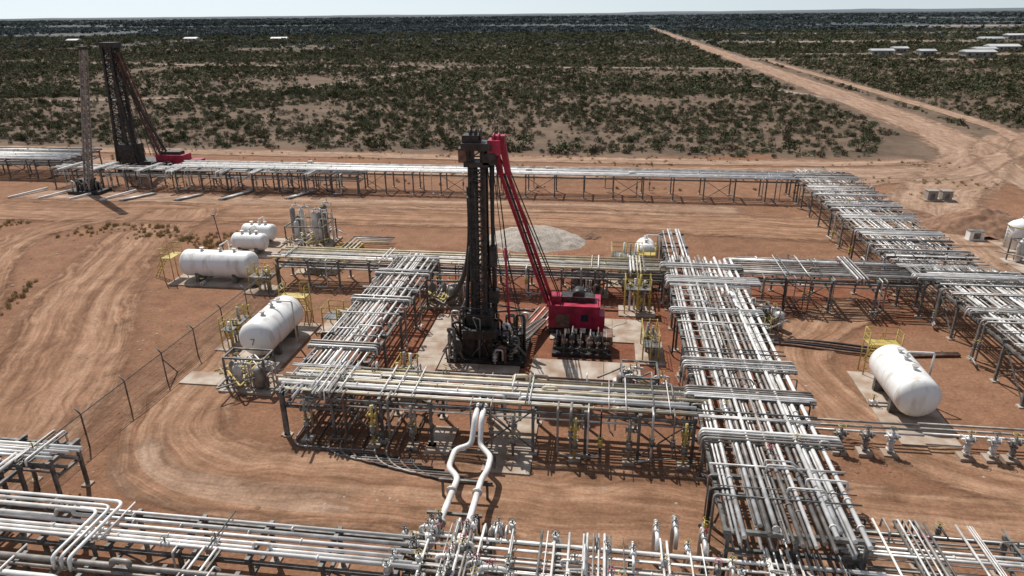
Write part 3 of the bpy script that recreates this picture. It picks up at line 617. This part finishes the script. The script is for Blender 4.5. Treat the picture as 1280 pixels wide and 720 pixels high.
ribbon(D,[(60,84),(64,105),(66,118),(70,135),(78,150),(90,160),(140,170)],8,RD2,.12)
ribbon(D,[(30,104),(42,112),(56,118),(68,130),(86,160),(88,230),(86,420)],6,RD2,.1,3)
ribbon(D,[(50,268),(62,240),(72,222)],5,RDF,0,4)
ribbon(D,[(-500,430),(-379,405),(-230,372),(-85,357),(40,350),(71,345)],8,RDF,0,6)
ribbon(D,[(-300,190),(-137,219),(-100,290),(-81,343)],6,RDF,0,5)
ribbon(D,[(71,420),(180,415),(330,410)],10,RDF,0,6)
ribbon(D,[(-700,620),(-200,600),(71,610)],12,RDF,0,9)
ribbon(D,[(71,700),(300,680),(700,690)],12,RDF,0,9)
ribbon(D,[(-900,1050),(71,980),(800,1000)],16,RDF,0,12)
ribbon('cleared_yard',[(120,462),(210,456),(320,470)],30,RDF,0,6)
ribbon('cleared_yard',[(110,640),(200,650),(330,640)],60,RDF,0,9,20)
ribbon('cleared_yard',[(-480,735),(-330,725),(-260,735)],30,RDF,0,9,20)
ribbon('cleared_yard',[(150,900),(330,880),(560,900)],70,RDF,0,12,30)
ribbon('cleared_yard',[(120,1300),(500,1280),(900,1320)],130,RDF,0,20,40)
# ------------------------------------------------------------------ shrubs
def leafmat(name,c0,c1,c2):
    m,nt,b=newmat(name);L=nt.links;oi=nt.nodes.new('ShaderNodeObjectInfo');g=nt.nodes.new('ShaderNodeNewGeometry')
    r=nt.nodes.new('ShaderNodeValToRGB');r.color_ramp.elements[0].color=(*c0,1);r.color_ramp.elements[1].color=(*c2,1);q=r.color_ramp.elements.new(.5);q.color=(*c1,1);L.new(oi.outputs['Random'],r.inputs['Fac'])
    r2=nt.nodes.new('ShaderNodeMapRange');r2.inputs['To Min'].default_value=.55;r2.inputs['To Max'].default_value=1.5;L.new(g.outputs['Random Per Island'],r2.inputs['Value'])
    x=nt.nodes.new('ShaderNodeMix');x.data_type='RGBA';x.blend_type='MULTIPLY';x.inputs[0].default_value=1;L.new(r.outputs[0],x.inputs[6]);L.new(r2.outputs[0],x.inputs[7]);L.new(x.outputs[2],b.inputs['Base Color'])
    b.inputs['Roughness'].default_value=.8;b.inputs['Specular IOR Level'].default_value=.1
    return m
LEAF=leafmat('shrub_leaf',(.05,.062,.024),(.085,.088,.045),(.14,.118,.075))
LEAF_HAZED=leafmat('distant_leaf_hazed',(.055,.075,.075),(.075,.092,.09),(.10,.11,.10))  # foliage colour tinted bluish to paint in aerial haze
GRASS=leafmat('dry_grass_blade',(.22,.17,.08),(.30,.23,.11),(.36,.27,.15))
BARK=noisy('bark',(.07,.05,.035),(.14,.1,.075),8,.9)
def shrubmesh(name,seed,nleaf,leaf,mat,flat=.75,tr=True):
    r=random.Random(seed);V=[];F=[];M=[]
    lobes=[(Vector((r.uniform(-.55,.55),r.uniform(-.55,.55),r.uniform(.35,.8)*flat)),r.uniform(.3,.5)) for _ in range(6)]
    for i in range(nleaf):
        c,q=r.choice(lobes); d=Vector((r.gauss(0,1),r.gauss(0,1),r.gauss(0,.8))).normalized()*q*r.uniform(.5,1.08); p=c+d
        if p.z<.03:p.z=.03+r.random()*.1
        a=Vector((r.gauss(0,1),r.gauss(0,1),r.gauss(0,1))).normalized();b=a.orthogonal().normalized();s=leaf*r.uniform(.6,1.4);a=a*s;b=b*s*.7
        k=len(V);V+=[p-a,p-b,p+a,p+b];F.append((k,k+1,k+2,k+3));M.append(0)
    if tr:
        for i in range(5):
            c,q=lobes[i]; k=len(V);w=.035
            V+=[Vector((-w,0,0)),Vector((w,-w,0)),Vector((0,w,0)),c+Vector((-.01,0,0)),c+Vector((.01,-.01,0)),c+Vector((0,.01,0))]
            for t in range(3):F.append((k+t,k+(t+1)%3,k+3+(t+1)%3,k+3+t));M.append(1)
    me=bpy.data.meshes.new(name);me.from_pydata([tuple(v) for v in V],[],F);me.materials.append(mat);me.materials.append(BARK);me.polygons.foreach_set('material_index',M)
    return bpy.data.objects.new(name,me)
def tuft(name,seed):
    r=random.Random(seed);V=[];F=[]
    for i in range(60):
        a=r.uniform(0,6.28);d=r.random()**.5*.5;p=Vector((math.cos(a)*d,math.sin(a)*d,0));q=p*1.6+Vector((r.uniform(-.2,.2),r.uniform(-.2,.2),r.uniform(.5,1.1)));w=Vector((-math.sin(a),math.cos(a),0))*.035
        k=len(V);V+=[p-w,p+w,q];F.append((k,k+1,k+2))
    me=bpy.data.meshes.new(name);me.from_pydata([tuple(v) for v in V],[],F);me.materials.append(GRASS);return bpy.data.objects.new(name,me)
colA=bpy.data.collections.new('shrub_variants');colM=bpy.data.collections.new('scrub_variants');colB=bpy.data.collections.new('distant_tree_variants');colG=bpy.data.collections.new('grass_variants')
for i in range(5): colA.objects.link(shrubmesh('shrub_%c'%(97+i),50+i,170,.095,LEAF,(.7,.8,.9,.75,1.1)[i]))
for i in range(4): colM.objects.link(shrubmesh('scrub_%c'%(97+i),150+i,46,.18,LEAF,(.7,.8,.9,1.0)[i],False))
for i in range(3): colB.objects.link(shrubmesh('distant_tree_%c'%(97+i),80+i,26,.26,LEAF_HAZED,.7,False))
for i in range(3): colG.objects.link(tuft('grass_tuft_%c'%(97+i),i))
def scatter(name,pts,col):
    me=bpy.data.meshes.new(name);me.from_pydata([(p[0],p[1],0) for p in pts],[],[])
    a=me.attributes.new('scl','FLOAT','POINT');a.data.foreach_set('value',[p[2] for p in pts])
    a=me.attributes.new('rot','FLOAT','POINT');a.data.foreach_set('value',[p[3] for p in pts])
    o=bpy.data.objects.new(name,me);bpy.context.collection.objects.link(o)
    ng=bpy.data.node_groups.new(name+'_gn','GeometryNodeTree');ng.interface.new_socket('Geometry',in_out='INPUT',socket_type='NodeSocketGeometry');ng.interface.new_socket('Geometry',in_out='OUTPUT',socket_type='NodeSocketGeometry')
    N_=ng.nodes;L=ng.links;gi=N_.new('NodeGroupInput');go=N_.new('NodeGroupOutput');ip=N_.new('GeometryNodeInstanceOnPoints');ci=N_.new('GeometryNodeCollectionInfo')
    ci.inputs['Collection'].default_value=col;ci.inputs['Separate Children'].default_value=True;ci.inputs['Reset Children'].default_value=True
    ip.inputs['Pick Instance'].default_value=True
    na=N_.new('GeometryNodeInputNamedAttribute');na.data_type='FLOAT';na.inputs['Name'].default_value='scl'
    nb=N_.new('GeometryNodeInputNamedAttribute');nb.data_type='FLOAT';nb.inputs['Name'].default_value='rot'
    cx=N_.new('ShaderNodeCombineXYZ');L.new(nb.outputs[0],cx.inputs[2])
    L.new(gi.outputs[0],ip.inputs['Points']);L.new(ci.outputs[0],ip.inputs['Instance']);L.new(na.outputs[0],ip.inputs['Scale']);L.new(cx.outputs[0],ip.inputs['Rotation']);L.new(ip.outputs[0],go.inputs[0])
    md=o.modifiers.new('scatter','NODES');md.node_group=ng
ca,sa=math.cos(math.radians(7.74)),math.sin(math.radians(7.74))
def dseg(x,y,a,b):
    ax,ay=a;bx,by=b;t=max(0,min(1,((x-ax)*(bx-ax)+(y-ay)*(by-ay))/((bx-ax)**2+(by-ay)**2)));return math.hypot(x-ax-t*(bx-ax),y-ay-t*(by-ay))
TR=[((72,145),(73,400),9),((73,400),(71,1250),9),((87,160),(87,420),4),((-500,430),(-379,405),4.5),((-379,405),(-230,372),4.5),((-230,372),(-85,357),4.5),((-85,357),(71,345),4.5),((-300,190),(-137,219),4),((-137,219),(-100,290),4),((-100,290),(-81,343),4),((71,420),(330,410),6),((-700,620),(71,610),6),((71,700),(700,690),6),((50,268),(72,222),3.5),((36,60),(69,145),14),((68,130),(86,160),5),((70,135),(90,160),7),((90,160),(140,170),7),((-900,1050),(800,1000),8),((120,462),(320,468),11),((110,645),(330,645),24),((-480,735),(-260,730),12),((150,895),(560,890),28),((120,1300),(900,1300),50)]
def ok(x,y):
    for a,b,w in TR:
        if dseg(x,y,a,b)<w:return False
    return True
r=random.Random(77);ptsA=[];ptsM=[]
def field(n,y0,y1,smin,smax,thr,fs):
    for c in range(n):
        t=r.random();yc=math.sqrt(y0*y0+(y1*y1-y0*y0)*t);xc=r.uniform(-1,1)*(.85*yc+40)
        x=xc*ca-yc*sa;y=xc*sa+yc*ca
        lim=131+4*noise.noise(Vector((x*.05,0,3)))
        if y<lim:continue
        if noise.noise(Vector((x*fs,y*fs,0)))+.6*noise.noise(Vector((x*fs*4,y*fs*4,5)))<thr+r.uniform(-.5,.5):continue
        if not ok(x,y):continue
        big=1.7 if r.random()<.05 else 1
        (ptsA if y<230 else ptsM).append((x,y,(smin+(smax-smin)*r.random()**2)*big,r.uniform(0,6.28)))
field(21000,120,250,.4,1.4,-.32,.03)
field(54000,230,520,.6,1.7,-.32,.02)
field(46000,500,1000,1.2,2.8,-.32,.01)
for (x,y,s) in ((-45.5,134,3.2),(-40,135,1.8),(-31,135,2.0),(-8,136,1.9),(-20,137,1.5),(35,136,2.1),(25,137,1.6),(48,138,2.0),(10,139,1.6),(-60,137,1.6),(-72,140,1.9),(-90,139,1.8),(96,175,2.2),(101,150,2.3)): ptsA.append((x,y,s,r.random()*6))
scatter('shrubland',ptsA,colA); scatter('scrub_plain',ptsM,colM)
g=[]
def onroad(x,y): return dseg(x,y,(-66,62),(-50,38))<3.5 or dseg(x,y,(-66,58),(-56,34))<2.5 or dseg(x,y,(-53,66),(-38,36))<7 or dseg(x,y,(-70,72),(-66,62))<3.5
for i in range(4500):
    x=r.uniform(-85,-44);y=r.uniform(26,78)
    if noise.noise(Vector((x*.12,y*.12,9)))+r.uniform(-.15,.15)>.12 and not onroad(x,y): g.append((x,y,r.uniform(.15,.55),r.random()*6))
for i in range(2500):
    x=r.uniform(-150,60);y=r.uniform(103,131)
    if noise.noise(Vector((x*.08,y*.2,2)))+r.uniform(-.2,.2)>.2: g.append((x,y,r.uniform(.15,.55),r.random()*6))
scatter('dry_grass',g,colG)
pts=[]
def farfield(n,y0,y1,s0,s1,thr,fs):
    for c in range(n):
        t=r.random();yc=y0+(y1-y0)*t**1.3;xc=r.uniform(-1,1)*(.85*yc+40);x=xc*ca-yc*sa;y=xc*sa+yc*ca
        if noise.noise(Vector((x*fs,y*fs,0)))<thr+r.uniform(-.2,.2) or not ok(x,y):continue
        pts.append((x,y,r.uniform(s0,s1),r.uniform(0,6)))
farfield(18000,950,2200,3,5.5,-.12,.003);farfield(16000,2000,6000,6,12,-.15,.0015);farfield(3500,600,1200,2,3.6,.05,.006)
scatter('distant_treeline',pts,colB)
clods=bpy.data.collections.new('clod_variants')
for i in range(3):
    me=bpy.data.meshes.new('clod');rr=random.Random(i)
    bm=bmesh.new();bmesh.ops.create_icosphere(bm,subdivisions=1,radius=1)
    for v in bm.verts:v.co*=rr.uniform(.7,1.2);v.co.z*=.6
    bm.to_mesh(me);bm.free();me.materials.append(SOILH if i else GRAV);clods.objects.link(bpy.data.objects.new('clod_%c'%(97+i),me))
pts=[]
for i in range(22000):
    y=r.uniform(24,100);x=r.uniform(-70,55)
    if noise.noise(Vector((x*.15,y*.15,4)))+r.uniform(-.3,.3)>.15: pts.append((x,y,.03+.09*r.random()**4+ (.12 if r.random()<.01 else 0),r.random()*6))
scatter('loose_stones',pts,clods)
mb=MB()
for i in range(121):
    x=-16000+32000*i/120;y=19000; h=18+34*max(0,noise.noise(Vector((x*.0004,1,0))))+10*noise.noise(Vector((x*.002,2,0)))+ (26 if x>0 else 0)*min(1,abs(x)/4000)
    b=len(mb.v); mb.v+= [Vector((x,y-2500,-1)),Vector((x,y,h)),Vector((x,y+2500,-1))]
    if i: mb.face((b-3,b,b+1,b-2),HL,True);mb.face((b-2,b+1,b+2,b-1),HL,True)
mb.obj('distant_hills_hazed')
# ------------------------------------------------------------------ light, world, camera
el=math.radians(56);hx,hy=-.639,.769
sd=Vector((hx*math.cos(el),hy*math.cos(el),math.sin(el)))
ld=bpy.data.lights.new('sun','SUN');ld.energy=4.8;ld.angle=math.radians(.5);ld.color=(1,.965,.91)
lo=bpy.data.objects.new('sun',ld);lo.rotation_euler=sd.to_track_quat('Z','Y').to_euler();lo.location=(0,0,80);bpy.context.collection.objects.link(lo)
w=bpy.data.worlds.new('World');scn.world=w;w.use_nodes=True;nt=w.node_tree
sk=nt.nodes.new('ShaderNodeTexSky');sk.sky_type='NISHITA';sk.sun_disc=False;sk.sun_elevation=el;sk.sun_rotation=math.atan2(hx,hy);sk.dust_density=.6;sk.air_density=1.0;sk.ozone_density=1.5
tc=nt.nodes.new('ShaderNodeTexCoord');va=nt.nodes.new('ShaderNodeVectorMath');va.operation='ADD';va.inputs[1].default_value=(0,0,.09);vn=nt.nodes.new('ShaderNodeVectorMath');vn.operation='NORMALIZE'
nt.links.new(tc.outputs['Generated'],va.inputs[0]);nt.links.new(va.outputs[0],vn.inputs[0]);nt.links.new(vn.outputs[0],sk.inputs[0])
hs=nt.nodes.new('ShaderNodeHueSaturation');hs.inputs['Saturation'].default_value=.5
nt.links.new(sk.outputs[0],hs.inputs['Color']);nt.links.new(hs.outputs[0],nt.nodes['Background'].inputs[0]);nt.nodes['Background'].inputs[1].default_value=.115
scn.view_settings.view_transform='Standard';scn.view_settings.look='None';scn.view_settings.exposure=0
cd=bpy.data.cameras.new('camera');cd.sensor_width=36;cd.lens=24;cd.clip_end=80000;cd.clip_start=.5
co=bpy.data.objects.new('camera',cd);bpy.context.collection.objects.link(co)
M=Matrix.Rotation(math.radians(7.74),4,'Z')@Matrix.Rotation(math.radians(90-21.9),4,'X')@Matrix.Rotation(math.radians(-.54),4,'Z')
co.matrix_world=Matrix.Translation((0,0,25))@M
scn.camera=co
